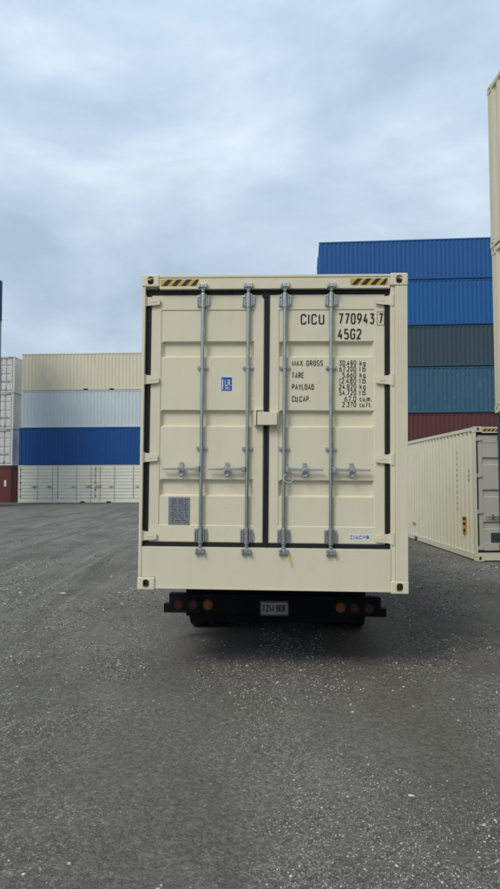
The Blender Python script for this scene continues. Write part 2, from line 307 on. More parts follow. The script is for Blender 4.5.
def ground_mat():
    m, t, b = new_mat('compacted_gravel')
    v = coords(t, rnd=False); vl = coords(t, (1.0, 0.22, 1.0), rnd=False)
    so = N(t, 'ShaderNodeSeparateXYZ'); t.links.new(v, so.inputs[0])
    wx = math_node(t, 'ADD', so.outputs[0], math_node(t, 'MULTIPLY', math_node(t, 'SUBTRACT', noise(t, v, 0.4, 3), 0.5), 2.2))
    def lane(c, w): return rampf(t, math_node(t, 'ABSOLUTE', math_node(t, 'SUBTRACT', wx, c)), 0.15 * w, w, 1.0, 0.0)
    lanes = math_node(t, 'MAXIMUM', lane(-0.5, 0.9), lane(1.15, 0.7))                  # wheel paths, packed fine and brown
    base = mixc(t, rampf(t, noise(t, v, 0.33, 4, 0.6), 0.35, 0.65), (0.155, 0.144, 0.122), (0.255, 0.240, 0.210))
    base = mixc(t, rampf(t, noise(t, vl, 0.9, 5, 0.6, 0.6), 0.44, 0.66, 0, 0.7), base, (0.105, 0.096, 0.078))
    base = mixc(t, rampf(t, noise(t, v, 2.4, 6, 0.68), 0.48, 0.72, 0, 0.45), base, (0.29, 0.275, 0.243))
    base = mixc(t, math_node(t, 'MULTIPLY', lanes, 0.6), base, (0.150, 0.136, 0.110))
    vs_ = coords(t, (2.2, 0.10, 1.0), rnd=False)
    base = mixc(t, math_node(t, 'MULTIPLY', rampf(t, noise(t, vs_, 1.0, 4, 0.6, 0.8), 0.50, 0.62, 0, 0.75), rampf(t, so.outputs[0], -3.2, -1.2, 1.0, 0.0)), base, (0.10, 0.093, 0.08))
    base = mixc(t, math_node(t, 'MULTIPLY', rampf(t, noise(t, vs_, 1.7, 4, 0.6, 0.8), 0.55, 0.68, 0, 0.6), rampf(t, so.outputs[0], -3.2, -1.2, 1.0, 0.0)), base, (0.36, 0.345, 0.31))
    rough_area = math_node(t, 'MULTIPLY', rampf(t, noise(t, v, 0.75, 5, 0.68), 0.40, 0.62), rampf(t, lanes, 0.0, 1.0, 1.0, 0.25))
    vo = N(t, 'ShaderNodeTexVoronoi'); vo.inputs['Scale'].default_value = 105.0; t.links.new(v, vo.inputs['Vector'])
    sp_ = N(t, 'ShaderNodeSeparateColor'); t.links.new(vo.outputs['Color'], sp_.inputs[0])
    base = mixc(t, rampf(t, sp_.outputs[0], 0.0, 1.0, 0.0, 0.70), base, (0.058, 0.053, 0.044))
    base = mixc(t, rampf(t, noise(t, v, 24.0, 5, 0.75), 0.50, 0.70, 0.0, 0.6), base, (0.30, 0.282, 0.245))
    base = mixc(t, rampf(t, noise(t, v, 17.0, 5, 0.75), 0.54, 0.68, 0.0, 0.6), base, (0.062, 0.056, 0.046))
    pale = math_node(t, 'MULTIPLY', rampf(t, sp_.outputs[1], 0.84, 0.94), rampf(t, rough_area, 0.0, 1.0, 0.06, 0.9))
    base = mixc(t, pale, base, (0.43, 0.415, 0.37))
    v2 = N(t, 'ShaderNodeTexVoronoi'); v2.inputs['Scale'].default_value = 30.0; t.links.new(v, v2.inputs['Vector'])
    s2 = N(t, 'ShaderNodeSeparateColor'); t.links.new(v2.outputs['Color'], s2.inputs[0])
    p2 = math_node(t, 'MULTIPLY', rampf(t, s2.outputs[0], 0.88, 0.97, 0, 0.8), rough_area)
    p2 = math_node(t, 'MULTIPLY', p2, rampf(t, v2.outputs['Distance'], 0.26, 0.40, 1.0, 0.0))
    base = mixc(t, p2, base, (0.43, 0.415, 0.37))
    t.links.new(base, b.inputs['Base Color']); b.inputs['Roughness'].default_value = 0.9; b.inputs['Specular IOR Level'].default_value = 0.2
    hgt = math_node(t, 'ADD', math_node(t, 'MULTIPLY', vo.outputs['Distance'], -0.5), noise(t, v, 55, 6, 0.7))
    hgt = math_node(t, 'ADD', hgt, math_node(t, 'MULTIPLY', v2.outputs['Distance'], -0.5))
    bump(t, b, hgt, 0.9, 0.012)
    return m
M['ground'] = ground_mat()
tag(link('yard_ground', me, 'ground'), 'dark grey compacted gravel yard with pale loose stones', kind='structure')

# loose gravel: real stones, far too many to count
def stone_mat():
    m, t, b = new_mat('loose_stone'); g = N(t, 'ShaderNodeNewGeometry')
    r = N(t, 'ShaderNodeValToRGB'); t.links.new(g.outputs['Random Per Island'], r.inputs[0])
    for i, (p, c) in enumerate([(0, (0.075, 0.07, 0.06)), (0.40, (0.16, 0.15, 0.13)), (0.66, (0.25, 0.237, 0.208)), (0.85, (0.40, 0.385, 0.345)), (1.0, (0.62, 0.605, 0.55))]):
        e = r.color_ramp.elements[i] if i < 2 else r.color_ramp.elements.new(p)
        e.position = p; e.color = (*c, 1)
    # keep stops in order
    t.links.new(r.outputs[0], b.inputs['Base Color']); b.inputs['Roughness'].default_value = 0.85; b.inputs['Specular IOR Level'].default_value = 0.25
    return m
M['stone'] = stone_mat()
def gravel(n, y0, y1, smin, smed, sig, seed):
    rg = np.random.default_rng(seed)
    u = rg.random(n); y = 1 / (1 / y0 - u * (1 / y0 - 1 / y1)); x = (rg.random(n) * 2 - 1) * (0.46 * y + 0.8) 
    wob = (fbm(x * 0.3, y * 0.35, 90, 3) - 0.5) * 1.3
    g = lambda c, w: np.exp(-((x + wob - c) / w) ** 2)
    near = np.clip((3.4 - y) / 0.8, 0, 1)
    den = 0.46 + (fbm(x * 1.1, y * 0.6, 55, 4) - 0.5) * 1.1 + (fbm(x * 4.0, y * 2.4, 77, 3) - 0.5) * 0.55
    den = den - (0.34 - 0.22 * near) * g(-0.5, 0.5) - (0.24 - 0.24 * near) * g(1.15, 0.38) + 0.13 * g(0.35, 0.35) + 0.10 * np.clip(x - 1.5, 0, 1) - 0.06 * np.clip(-x - 1.0, 0, 1) + 0.18 * near * np.clip((x + 0.5) / 0.4, 0, 1)
    den = den + 0.14 * np.exp(-((y - 5.4 - wob) / 0.5) ** 2)
    ramp_in = np.clip((y - y0) / (0.45 * y0), 0, 1) if y0 > 3 else 1.0
    ramp_out = np.clip((y1 - y) / (0.35 * y1), 0, 1)
    keep = rg.random(n) < np.clip((den - 0.42) / 0.22, 0.02, 1.0) * ramp_in * ramp_out
    keep &= ~((x > 4.7) & (y > 14.3))
    x = x[keep]; y = y[keep]; k = len(x)
    s = np.clip(smed * np.exp(rg.normal(0, sig, k)), smin, 0.022) * np.clip(y / 7.0, 1.0, 1.7)
    z = height(x, y)
    base = np.array([(1, 0, 0), (-1, 0, 0), (0, 1, 0), (0, -1, 0), (0, 0, 1), (0, 0, -1)], float)
    P = base[None] * (0.75 + 0.5 * rg.random((k, 6, 1))) + rg.normal(0, 0.16, (k, 6, 3))
    a = rg.random(k) * 6.283; ca, sa = np.cos(a)[:, None], np.sin(a)[:, None]
    P = P * np.stack([np.ones(k), 0.6 + 0.4 * rg.random(k), 0.45 + 0.35 * rg.random(k)], -1)[:, None] * s[:, None, None]
    X = P[..., 0] * ca - P[..., 1] * sa + x[:, None]; Y = P[..., 0] * sa + P[..., 1] * ca + y[:, None]; Z = P[..., 2] + (z + s * 0.12)[:, None]
    V = np.stack([X, Y, Z], -1).reshape(-1, 3)
    fc = np.array([(0, 2, 4), (2, 1, 4), (1, 3, 4), (3, 0, 4), (2, 0, 5), (1, 2, 5), (3, 1, 5), (0, 3, 5)])
    Fc = (fc[None] + (np.arange(k) * 6)[:, None, None]).reshape(-1, 3)
    return V, Fc
V1, F1 = gravel(260000, 1.9, 10.0, 0.0024, 0.0035, 0.45, 1)
V2, F2 = gravel(110000, 5.0, 44.0, 0.0042, 0.0062, 0.40, 2)
V3, F3 = gravel(3000, 1.9, 16.0, 0.006, 0.0075, 0.28, 3)
me = bpy.data.meshes.new('loose_gravel')
np_mesh(me, np.concatenate([V1, V2, V3]), np.concatenate([F1, F2 + len(V1), F3 + len(V1) + len(V2)])); me.materials.append(None)
tag(link('loose_gravel', me, 'stone'), 'loose pale and dark gravel strewn over the yard', 'gravel', kind='stuff')

# ------------------------------------------------------------------ photo pixel -> container plane
MAIN_POS = Vector((0.1897, 6.1781, 0.7619)); MAIN_YAW = -0.0494; MAIN_ROLL = 0.0117
MAINM = Matrix.Translation(MAIN_POS) @ Matrix.Rotation(MAIN_YAW, 4, 'Z') @ Matrix.Rotation(MAIN_ROLL, 4, 'Y')
MAINI = MAINM.inverted()
def D(px, py, b=0.0):
    du, dv = px - 250.0, py - 444.5; c, s = math.cos(ROLL), math.sin(ROLL)
    # the camera axes already carry the roll
    d = rgt * du + upv * (-dv) + fwd * F
    o = MAINI @ CAMP; dl = MAINI.to_3x3() @ d
    k = (b - o.y) / dl.y
    return o.x + dl.x * k, o.z + dl.z * k
def DX(px, py, b=0.0): return D(px, py, b)[0]
def DZ(px, py, b=0.0): return D(px, py, b)[1]

# ------------------------------------------------------------------ container meshes
W2 = 1.219
CACHE = {}
def cached(key, fn):
    if key not in CACHE: CACHE[key] = fn()
    return CACHE[key]
def casting_mesh(bev):
    bm = bmesh.new(); hx, hy, hz = 0.081, 0.089, 0.059
    def face(o, ux, uy, w, h, n):
        ew, eh = (0.030, 0.040) if abs(n.z) < 0.5 else (0.032, 0.062)
        if abs(n.z) < 0.5: ew, eh = 0.030, 0.0385
        pts = []; q = [(-1, -1), (1, -1), (1, 1), (-1, 1)]
        for i in range(4):
            a = q[i]; b = q[(i + 1) % 4]
            for j in range(4): t = j / 4; pts.append((a[0] + (b[0] - a[0]) * t, a[1] + (b[1] - a[1]) * t))
        outer = [bm.verts.new(o + ux * (p[0] * w) + uy * (p[1] * h)) for p in pts]
        inn = []; deep = []
        for i in range(16):
            an = -math.pi * 0.75 + i * math.pi / 8
            cx, cy = math.cos(an), math.sin(an)
            # stadium-like hole
            px = math.copysign(abs(cx) ** 0.7, cx) * ew; py = math.copysign(abs(cy) ** 0.7, cy) * eh
            inn.append(bm.verts.new(o + ux * px + uy * py)); deep.append(bm.verts.new(o + ux * px + uy * py - n * 0.022))
        for i in range(16):
            j = (i + 1) % 16
            bm.faces.new((outer[i], outer[j], inn[j], inn[i])); bm.faces.new((inn[i], inn[j], deep[j], deep[i]))
    X, Y, Z = Vector((1, 0, 0)), Vector((0, 1, 0)), Vector((0, 0, 1))
    face(-Y * hy, X, Z, hx, hz, -Y); face(Y * hy, -X, Z, hx, hz, Y); face(X * hx, Y, Z, hy, hz, X); face(-X * hx, -Y, Z, hy, hz, -X)
    face(Z * hz, Y, X, hy, hx, Z); face(-Z * hz, Y, X, hy, hx, -Z)
    bmesh.ops.remove_doubles(bm, verts=bm.verts, dist=1e-5); bmesh.ops.recalc_face_normals(bm, faces=bm.faces)
    if bev:
        def onedge(v): return (abs(abs(v.co.x) - hx) < 1e-4) + (abs(abs(v.co.y) - hy) < 1e-4) + (abs(abs(v.co.z) - hz) < 1e-4)
        ed = [e for e in bm.edges if all(onedge(v) >= 2 for v in e.verts) and e.calc_face_angle(0) > 1.0]
        bmesh.ops.bevel(bm, geom=ed, offset=0.014, segments=3, profile=0.5, affect='EDGES', clamp_overlap=True)
    me = bpy.data.meshes.new('corner_casting'); bm.to_mesh(me); bm.free(); me.materials.append(None); return me
def corr_profile(l0, l1, pitch=0.278, d=0.036):
    n = max(1, round((l1 - l0 - 0.10) / pitch)); p = (l1 - l0 - 0.10) / n
    pts = [(l0, 0.0), (l0 + 0.05, 0.0)]; y = l0 + 0.05
    for i in range(n):
        pts += [(y + p * 0.255, d), (y + p * 0.50, d), (y + p * 0.755, 0.0), (y + p, 0.0)]; y += p
        # first flank starts directly at the flat
    return pts + [(l1, 0.0)]
def side_mesh(L, z0, z1, sgn):
    pts = corr_profile(0.155, L - 0.070); x = W2 - 0.014; v = []; f = []
    for y, d in pts: v += [(sgn * (x - d), y, z0), (sgn * (x - d), y, z1)]
    for i in range(len(pts) - 1): f.append((2 * i, 2 * i + 2, 2 * i + 3, 2 * i + 1))
    m = MB(); m.add(v, f); return m.mesh('side_panel')
def end_mesh(L, z0, z1):
    pts = corr_profile(-W2 + 0.08, W2 - 0.08, 0.25, 0.045); v = []; f = []
    for x, d in pts: v += [(x, L - 0.014 - d, z0), (x, L - 0.014 - d, z1)]
    for i in range(len(pts) - 1): f.append((2 * i, 2 * i + 2, 2 * i + 3, 2 * i + 1))
    m = MB(); m.add(v, f); return m.mesh('end_panel')
def roof_mesh(L, H):
    m = MB(); pts = corr_profile(0.10, L - 0.10, 0.21, 0.02); v = []; f = []
    for y, d in pts: v += [(-W2 + 0.05, y, H - 0.012 - d), (W2 - 0.05, y, H - 0.012 - d)]
    for i in range(len(pts) - 1): f.append((2 * i, 2 * i + 2, 2 * i + 3, 2 * i + 1))
    m.add(v, f); return m.mesh('roof_panel')
def rail_mesh(L, sgn, z0, z1, w, pockets):
    m = MB(); xo = sgn * (W2 - 0.005); xi = sgn * (W2 - 0.005 - w)
    cuts = []
    if pockets:
        c = L / 2; cuts = [(c - 1.025 - 0.18, c - 1.025 + 0.18), (c + 1.025 - 0.18, c + 1.025 + 0.18)]
    y = 0.178
    for a, b in cuts: m.box(xo, xi, y, a, z0, z1); m.box(xo, xi, a, b, z1 - 0.035, z1); y = b
    m.box(xo, xi, y, L - 0.178, z0, z1); return m.mesh('side_rail')

# door-end layout, read off the photograph once and used for every door end
def YM(*a): return sum(a) / len(a)
gB = 0.052
LAY = dict(
    gl=(DX(144.5, 415, gB), DX(149.4, 415, gB)), gr=(DX(385.3, 415, gB), DX(390.0, 415, gB)), gm=(DX(263.8, 415, gB), DX(268.6, 415, gB)),
    gt=(DZ(266, 294.2, gB), DZ(266, 288.8, gB)), gb=(DZ(266, 548.0, gB), DZ(266, 543.6, gB)),
    pl=(DX(159.8, 415, 0.06), DX(254.2, 415, 0.06)), pr=(DX(278.3, 415, 0.06), DX(375.0, 415, 0.06)),
    pz=(DZ(266, 526.5, 0.06), DZ(266, 309.5, 0.06)),
    ch=[(DZ(266, b, 0.06), DZ(266, a, 0.06)) for a, b in ((341.0, 357.2), (410.0, 427.2), (479.6, 496.8))],
    rods=[DX(202.0, 400, 0.036), DX(247.6, 400, 0.036), DX(284.4, 400, 0.036), DX(331.0, 400, 0.036)],
    hinges=[DZ(266, y, 0.03) for y in (300.8, 379.6, 458.2, 537.3)],
    handle=DZ(266, 469.5, 0.02), rodz=(DZ(266, 556, 0.03), DZ(266, 283.5, 0.03)),
    mids=[DZ(266, 367.5, 0.04), DZ(266, 448.5, 0.04)], topb=DZ(266, 300.5, 0.04), botb=DZ(266, 536, 0.04), keept=DZ(266, 286.2, 0.01), keepb=DZ(266, 552, 0.01),
    headz=DZ(266, 288.6, 0.006), sillz=DZ(266, 548.2, 0.006))
LAY_TALL = LAY
def low_layout():
    k = (2.896 - 0.175) / (2.896 - LAY_TALL['sillz']); f = lambda z: 2.896 - (2.896 - z) * k; n = {}
    for key, v in LAY_TALL.items():
        if key in ('gl', 'gr', 'gm', 'pl', 'pr', 'rods'): n[key] = v
        elif key == 'ch': n[key] = [(f(a), f(b)) for a, b in v]
        elif isinstance(v, float): n[key] = f(v)
        else: n[key] = type(v)(f(z) for z in v)
    for a, b in (('gt', None), ('headz', None), ('keept', None), ('topb', None)): n[a] = LAY_TALL[a]
    return n
LAY_LOW = low_layout()
def door_mesh(x0, x1, p0, p1):
    Lz = LAY; z0, z1 = Lz['gb'][1] + 0.002, Lz['gt'][0] - 0.002; FB, PB, CB = 0.058, 0.066, 0.103
    xsn = [x0, x0 + 0.008, p0, p0 + 0.006, p0 + 0.028, p1 - 0.028, p1 - 0.006, p1, x1 - 0.008, x1]
    zs = [z0, z0 + 0.008, Lz['pz'][0], Lz['pz'][0] + 0.006]
    for a, b in sorted(Lz['ch']): zs += [a, a + 0.016, b - 0.012, b]
    zs += [Lz['pz'][1] - 0.006, Lz['pz'][1], z1 - 0.008, z1]
    chans = [(a + 0.015, b - 0.011) for a, b in Lz['ch']]
    v = []
    for z in zs:
        for i, x in enumerate(xsn):
            inp = 3 <= i <= 6 and Lz['pz'][0] + 0.003 < z < Lz['pz'][1] - 0.003
            d = PB if inp else FB
            if 4 <= i <= 5 and any(a < z < b for a, b in chans): d = CB
            if i in (0, 9) or z in (z0, z1): d = FB + 0.006
            v.append((x, d, z))
    nxx = len(xsn); f = [(j * nxx + i, j * nxx + i + 1, (j + 1) * nxx + i + 1, (j + 1) * nxx + i) for j in range(len(zs) - 1) for i in range(nxx - 1)]
    m = MB(); m.add(v, f); m.box(x0, x1, 0.112, 0.120, z0, z1)
    m.box(x0, x0 + 0.003, FB + 0.006, 0.112, z0, z1); m.box(x1 - 0.003, x1, FB + 0.006, 0.112, z0, z1); m.box(x0 + .003, x1 - .003, FB + 0.006, 0.112, z0, z0 + 0.003)
    return m.mesh('door')
def bolt(m, x, y, z, r=0.010): m.cyl((x, y, z), (x, y - 0.009, z), r, r * 0.85, 6)
def rod_parts(detail):
    z0, z1 = LAY['rodz']; n = 14 if detail else 6; out = {}
    m = MB(); m.cyl((0, 0.034, z0 + 0.045), (0, 0.034, z1 - 0.03), 0.0175, None, n); out['lock_rod'] = (m.mesh('lock_rod', 0, True), 'galv')
    for nm, zc_, hh in (('rod_guide', LAY['topb'], 0.055), ('rod_guide', LAY['botb'], 0.060)):
        m = MB(); m.box(-0.058, 0.058, 0.050, 0.057, zc_ - hh, zc_ + hh); m.cyl((0, 0.034, zc_ - hh - 0.012), (0, 0.034, zc_ + hh + 0.012), 0.0255, None, n)
        for s in (-1, 1):
            m.box(s * 0.026, s * 0.034, 0.022, 0.050, zc_ - hh, zc_ + hh); m.box(s * 0.048, s * 0.056, 0.030, 0.050, zc_ - hh * 0.75, zc_ + hh * 0.75)
            if detail:
                for k in (-0.68, 0.68): bolt(m, s * 0.043, 0.050, zc_ + k * hh, 0.009)
        out['rod_guide_%s' % zc_] = (m.mesh('rod_guide', 0.002 if detail else 0), 'galv_dark')
    for zc_ in LAY['mids']:
        m = MB(); m.box(-0.048, 0.048, 0.049, 0.0565, zc_ - 0.014, zc_ + 0.014); m.cyl((0, 0.034, zc_ - 0.012), (0, 0.034, zc_ + 0.012), 0.0235, None, n); m.box(-0.022, 0.022, 0.030, 0.05, zc_ - 0.012, zc_ + 0.012)
        if detail: bolt(m, -0.037, 0.049, zc_, 0.010); bolt(m, 0.037, 0.049, zc_, 0.010)
        out['rod_clip_%s' % zc_] = (m.mesh('rod_clip'), 'galv_dark')
    for zc_, sg in ((LAY['keept'], 1), (LAY['keepb'], -1)):
        m = MB(); m.box(-0.042, 0.042, -0.001, 0.0045, zc_ - 0.028, zc_ + 0.028)
        m.box(-0.040, -0.024, -0.028, 0.0, zc_ - 0.022, zc_ + 0.024); m.box(0.024, 0.040, -0.028, 0.0, zc_ - 0.022, zc_ + 0.024)
        m.cyl((0, 0.018, zc_ - sg * 0.045), (0, 0.018, zc_ + sg * 0.020), 0.019, 0.015, n); m.prism([(-0.022, zc_ - 0.012), (0.022, zc_ - 0.012), (0.014, zc_ + 0.020), (-0.014, zc_ + 0.020)], -0.020, 0.012)
        if detail: bolt(m, -0.032, -0.028, zc_ - 0.008, 0.009); bolt(m, 0.032, -0.028, zc_ - 0.008, 0.009)
        out['cam_keeper_%s' % zc_] = (m.mesh('cam_keeper', 0.002 if detail else 0), 'galv_dark')
    return out
def handle_meshes(s, detail):
    h = LAY['handle']; m = MB()
    m.box(s * 0.016, s * 0.052, 0.004, 0.030, h - 0.026, h + 0.026); bolt(m, s * 0.036, 0.004, h, 0.012)
    m.prism([(s * 0.050, h - 0.013), (s * 0.050, h + 0.017), (s * 0.17, h + 0.013), (s * 0.24, h + 0.012), (s * 0.355, h + 0.008), (s * 0.355, h - 0.006), (s * 0.24, h - 0.010), (s * 0.17, h - 0.011)], 0.010, 0.024)
    a = m.mesh('handle', 0.003 if detail else 0)
    m = MB(); cx = s * 0.185; m.box(cx - 0.017, cx + 0.017, 0.046, 0.056, h - 0.060, h + 0.066); m.box(cx - 0.012, cx + 0.012, 0.026, 0.047, h - 0.040, h - 0.020)
    m.box(cx - 0.030, cx + 0.030, 0.000, 0.008, h - 0.016, h + 0.022); m.box(cx - 0.016, cx + 0.016, 0.002, 0.046, h + 0.022, h + 0.034)
    if detail: m.torus((cx, 0.020, h - 0.038), 0.020, 0.005, 'y', 12, 5); bolt(m, cx, 0.046, h + 0.052, 0.009); bolt(m, cx, 0.002, h + 0.004, 0.012)
    return a, m.mesh('handle_latch', 0.002 if detail else 0)
def hinge_mesh(s, detail):                      # s = -1: hinge of the left door, knuckle at its outer edge (x = 0), blade reaching inwards (-s)
    i = -s; m = MB()
    m.prism([(i * 0.0, 0.042), (i * 0.032, 0.040), (i * 0.098, 0.032), (i * 0.128, 0.020), (i * 0.128, -0.028), (i * 0.098, -0.034), (i * 0.032, -0.040), (0, -0.042)], 0.030, 0.047)
    m.cyl((-i * 0.006, 0.030, -0.048), (-i * 0.006, 0.030, 0.050), 0.015, None, 10)
    m.box(-i * 0.03, -i * 0.008, 0.012, 0.045, -0.055, 0.055)
    m.box(i * 0.07, i * 0.118, 0.047, 0.0575, -0.026, 0.022)
    if detail: m.box(i * 0.045, i * 0.095, 0.027, 0.030, -0.008, 0.006)
    return m.mesh('hinge', 0.003 if detail else 0)

def container(label, paintm, loc, yaw, L=12.192, H=2.896, doors=True, detail=False, pockets=False, roll=0.0, group=None, rods='galv', side='both', cat='shipping container'):
    global LAY
    LAY = LAY_TALL if detail else LAY_LOW
    root = empty('shipping_container', loc, (0, roll, yaw)); tag(root, label, cat, group)
    P = paintm
    cm = cached(('cast', detail), lambda: casting_mesh(detail))
    for sx in (-1, 1):
        for y in (0.089, L - 0.089):
            for z in (0.059, H - 0.059): link('corner_casting', cm, P, root, (sx * (W2 - 0.081), y, z))
    zr0, zr1 = 0.016, 0.150
    for s in (-1, 1):
        link('bottom_side_rail', cached(('br', L, s, pockets), lambda: rail_mesh(L, s, zr0, zr1, 0.06, pockets)), P, root)
        link('top_side_rail', cached(('tr', L, s, H), lambda: rail_mesh(L, s, H - 0.082, H - 0.008, 0.05, False)), P, root)
        if not (side == 'left' and s == 1):
            link('side_panel', cached(('side', L, s, H), lambda: side_mesh(L, zr1 - 0.01, H - 0.075, s)), P, root)
    link('roof_panel', cached(('roof', L, H), lambda: roof_mesh(L, H)), P, root)
    link('end_panel', cached(('end', L, H), lambda: end_mesh(L, 0.12, H - 0.08)), P, root)
    link('end_sill', cached(('es', L), lambda: MB().box(-W2 + 0.165, W2 - 0.165, L - 0.11, L - 0.006, 0.018, 0.15).mesh('end_sill')), P, root)
    link('end_header', cached(('eh', L, H), lambda: MB().box(-W2 + 0.165, W2 - 0.165, L - 0.08, L - 0.006, H - 0.10, H - 0.008).mesh('end_header')), P, root)
    link('floor', cached(('fl', L), lambda: MB().box(-W2 + 0.06, W2 - 0.06, 0.14, L - 0.1, 0.11, 0.14).mesh('floor')), 'wood', root)
    for s in (-1, 1):
        link('corner_post', cached(('fp', s, H, L), lambda: MB().box(s * (W2 - 0.006), s * (W2 - 0.12), L - 0.072, L - 0.007, 0.118, H - 0.118).mesh('corner_post')), P, root)
    dz = H - 2.896
    if doors == 'plain':
        link('end_panel', cached(('dend', H), lambda: MB().box(-W2 + 0.10, W2 - 0.10, 0.03, 0.06, 0.15, H - 0.1).mesh('end_panel')), P, root)
        link('sill', cached(('psill',), lambda: MB().box(-W2 + 0.165, W2 - 0.165, 0.006, 0.1, 0.018, 0.16).mesh('sill')), P, root)
        link('header', cached(('phead', H), lambda: MB().box(-W2 + 0.165, W2 - 0.165, 0.006, 0.1, H - 0.11, H - 0.008).mesh('header')), P, root)
        for s in (-1, 1):
            link('corner_post', cached(('np', s, H), lambda: MB().box(s * (W2 - 0.006), s * (W2 - 0.12), 0.007, 0.16, 0.118, H - 0.118).mesh('corner_post')), P, root)
        return root
    gl, gr, gm, gt, gb = LAY['gl'], LAY['gr'], LAY['gm'], LAY['gt'], LAY['gb']
    bev = 0.004 if detail else 0
    link('corner_post', cached(('lp', detail), lambda: MB().box(-W2 + 0.006, gl[0], 0.008, 0.16, 0.118, H - 0.118).mesh('corner_post', bev)), P, root)
    def rpost():
        m = MB(); xm = DX(395.5, 415); m.box(xm, W2 - 0.006, 0.006, 0.16, 0.118, H - 0.118); m.box(gr[1], xm - 0.001, 0.020, 0.15, 0.118, H - 0.118); return m.mesh('corner_post', bev)
    link('corner_post', cached(('rp', detail), rpost), P, root)
    def header():
        m = MB(); zt = H - 0.010
        m.box(-W2 + 0.163, W2 - 0.163, 0.009, 0.10, LAY['headz'] + 0.001, zt - 0.024); m.box(-W2 + 0.163, W2 - 0.163, 0.003, 0.12, zt - 0.0235, zt); return m.mesh('header', bev)
    link('header', cached(('hd', detail), header), P, root)
    def sill():
        m = MB(); zt = LAY['sillz']; xa, xb, xc, xd = gl[0] + 0.001, gr[1] - 0.001, -W2 + 0.163, W2 - 0.163; m.prism([(xc, 0.030), (xd, 0.030), (xd, 0.121), (xb, 0.121), (xb, zt), (xa, zt), (xa, 0.121), (xc, 0.121)], 0.014, 0.12)
        m.box(-W2 + 0.163, W2 - 0.163, 0.008, 0.11, 0.016, 0.0295); return m.mesh('sill', bev)
    link('sill', cached(('sl', detail), sill), P, root)
    dms = cached(('dml', detail), lambda: door_mesh(gl[1] + 0.002, gm[0] - 0.002, *LAY['pl'])), cached(('dmr', detail), lambda: door_mesh(gm[1] + 0.002, gr[0] - 0.002, *LAY['pr']))
    rp = cached(('rod', detail), lambda: rod_parts(detail))
    dl = []
    for k in (0, 1):
        s = (-1, 1)[k]
        d = link('door', dms[k], P, root); dl.append(d)
        g = MB()
        if k == 0:
            g.box(gl[0] + .001, gl[1], gB, 0.10, gb[0], gt[1]); g.box(gl[1], gm[0], gB, 0.10, gt[0], gt[1]); g.box(gl[1], gm[0], gB, 0.10, gb[0], gb[1]); g.box(gm[0], (gm[0] + gm[1]) / 2 - .0005, gB, 0.10, gb[0], gt[1])
            g.box(gm[0] - 0.02, (gm[0] + gm[1]) / 2 - .0005, gB - 0.006, gB - 0.001, gt[0] - 0.03, gt[1] + 0.004)
        else:
            g.box(gr[0], gr[1] - .001, gB, 0.10, gb[0], gt[1]); g.box(gm[1], gr[0], gB, 0.10, gt[0], gt[1]); g.box(gm[1], gr[0], gB, 0.10, gb[0], gb[1]); g.box((gm[0] + gm[1]) / 2 + .0005, gm[1], gB - 0.004, 0.10, gb[0], gt[1])
        link('gasket', cached(('gk', k, detail), lambda: g.mesh('gasket')), 'rubber', d)
        for x in LAY['rods'][2 * k:2 * k + 2]:
            for nm, (me_, mt) in rp.items():
                nm2 = nm.rsplit('_', 1)[0] if nm[-1].isdigit() else nm
                link(nm2, me_, rods if nm2 == 'lock_rod' else ('galv_dark' if rods == 'galv' else rods), d, (x, 0, 0))
            ha, hb = cached(('hnd', s, detail), lambda: handle_meshes(s, detail))
            link('handle', ha, rods, d, (x, 0, 0)); link('handle_latch', hb, 'galv_dark' if rods == 'galv' else rods, d, (x, 0, 0))
        hx = gl[0] + 0.004 if k == 0 else gr[1] - 0.001
        hm = cached(('hinge', s, detail), lambda: hinge_mesh(s, detail))
        for z in LAY['hinges']: link('hinge', hm, P, d, (hx, 0, z))
    # security box over the door seam
    def lockbox():
        m = MB(); x0, z1 = D(257.3, 411.9, -0.01); x1, z0 = D(277.0, 425.0, -0.01); m.box(x0, x1, -0.012, 0.050, z0, z1); m.box(x1 - 0.002, x1 + 0.012, 0.03, 0.06, z0 - 0.03, z1 + 0.01); return m.mesh('lock_box', 0.006 if detail else 0)
    link('lock_box', cached(('lb', detail), lockbox), P, dl[1])
    def catch():
        m = MB(); x0, z1 = D(254.6, 410.4, 0.04); x1, z0 = D(256.2, 425.5, 0.04); m.box(x0, x1, 0.005, 0.0575, z0, z1); m.box(x0, x1 + 0.05, 0.03, 0.0575, z1 + 0.001, z1 + 0.014); return m.mesh('lock_box_bracket')
    link('lock_box_bracket', cached('catch', catch), P, dl[0])
    # warning strips
    for x0p, x1p in ((160.2, 199.0), (350.3, 389.0)):
        if x0p < 200: xa, xb = DX(160.6, 281), DX(198.8, 281)
        else: xa, xb = DX(350.2, 281), DX(388.0, 281)
        za, zb = H - 0.108, H - 0.050
        hs = link('hazard_strip', cached(('hz', x0p), lambda: MB().box(xa, xb, 0.0065, 0.0092, za, zb).mesh('hazard_strip')), 'yellow', root)
        n = 4; w = (xb - xa) / n
        for i in range(n):
            def stripe():
                x = xa + i * w + 0.012; pts = [(x, za), (x + 0.046, za), (x + 0.046 + 0.052, zb), (x + 0.052, zb)]
                pts = [(min(p, xb), z) for p, z in pts]
                return MB().prism(pts, 0.0045, 0.0066).mesh('stripe')
            link('stripe', cached(('st', x0p, i), stripe), 'black_print', hs)
    return root

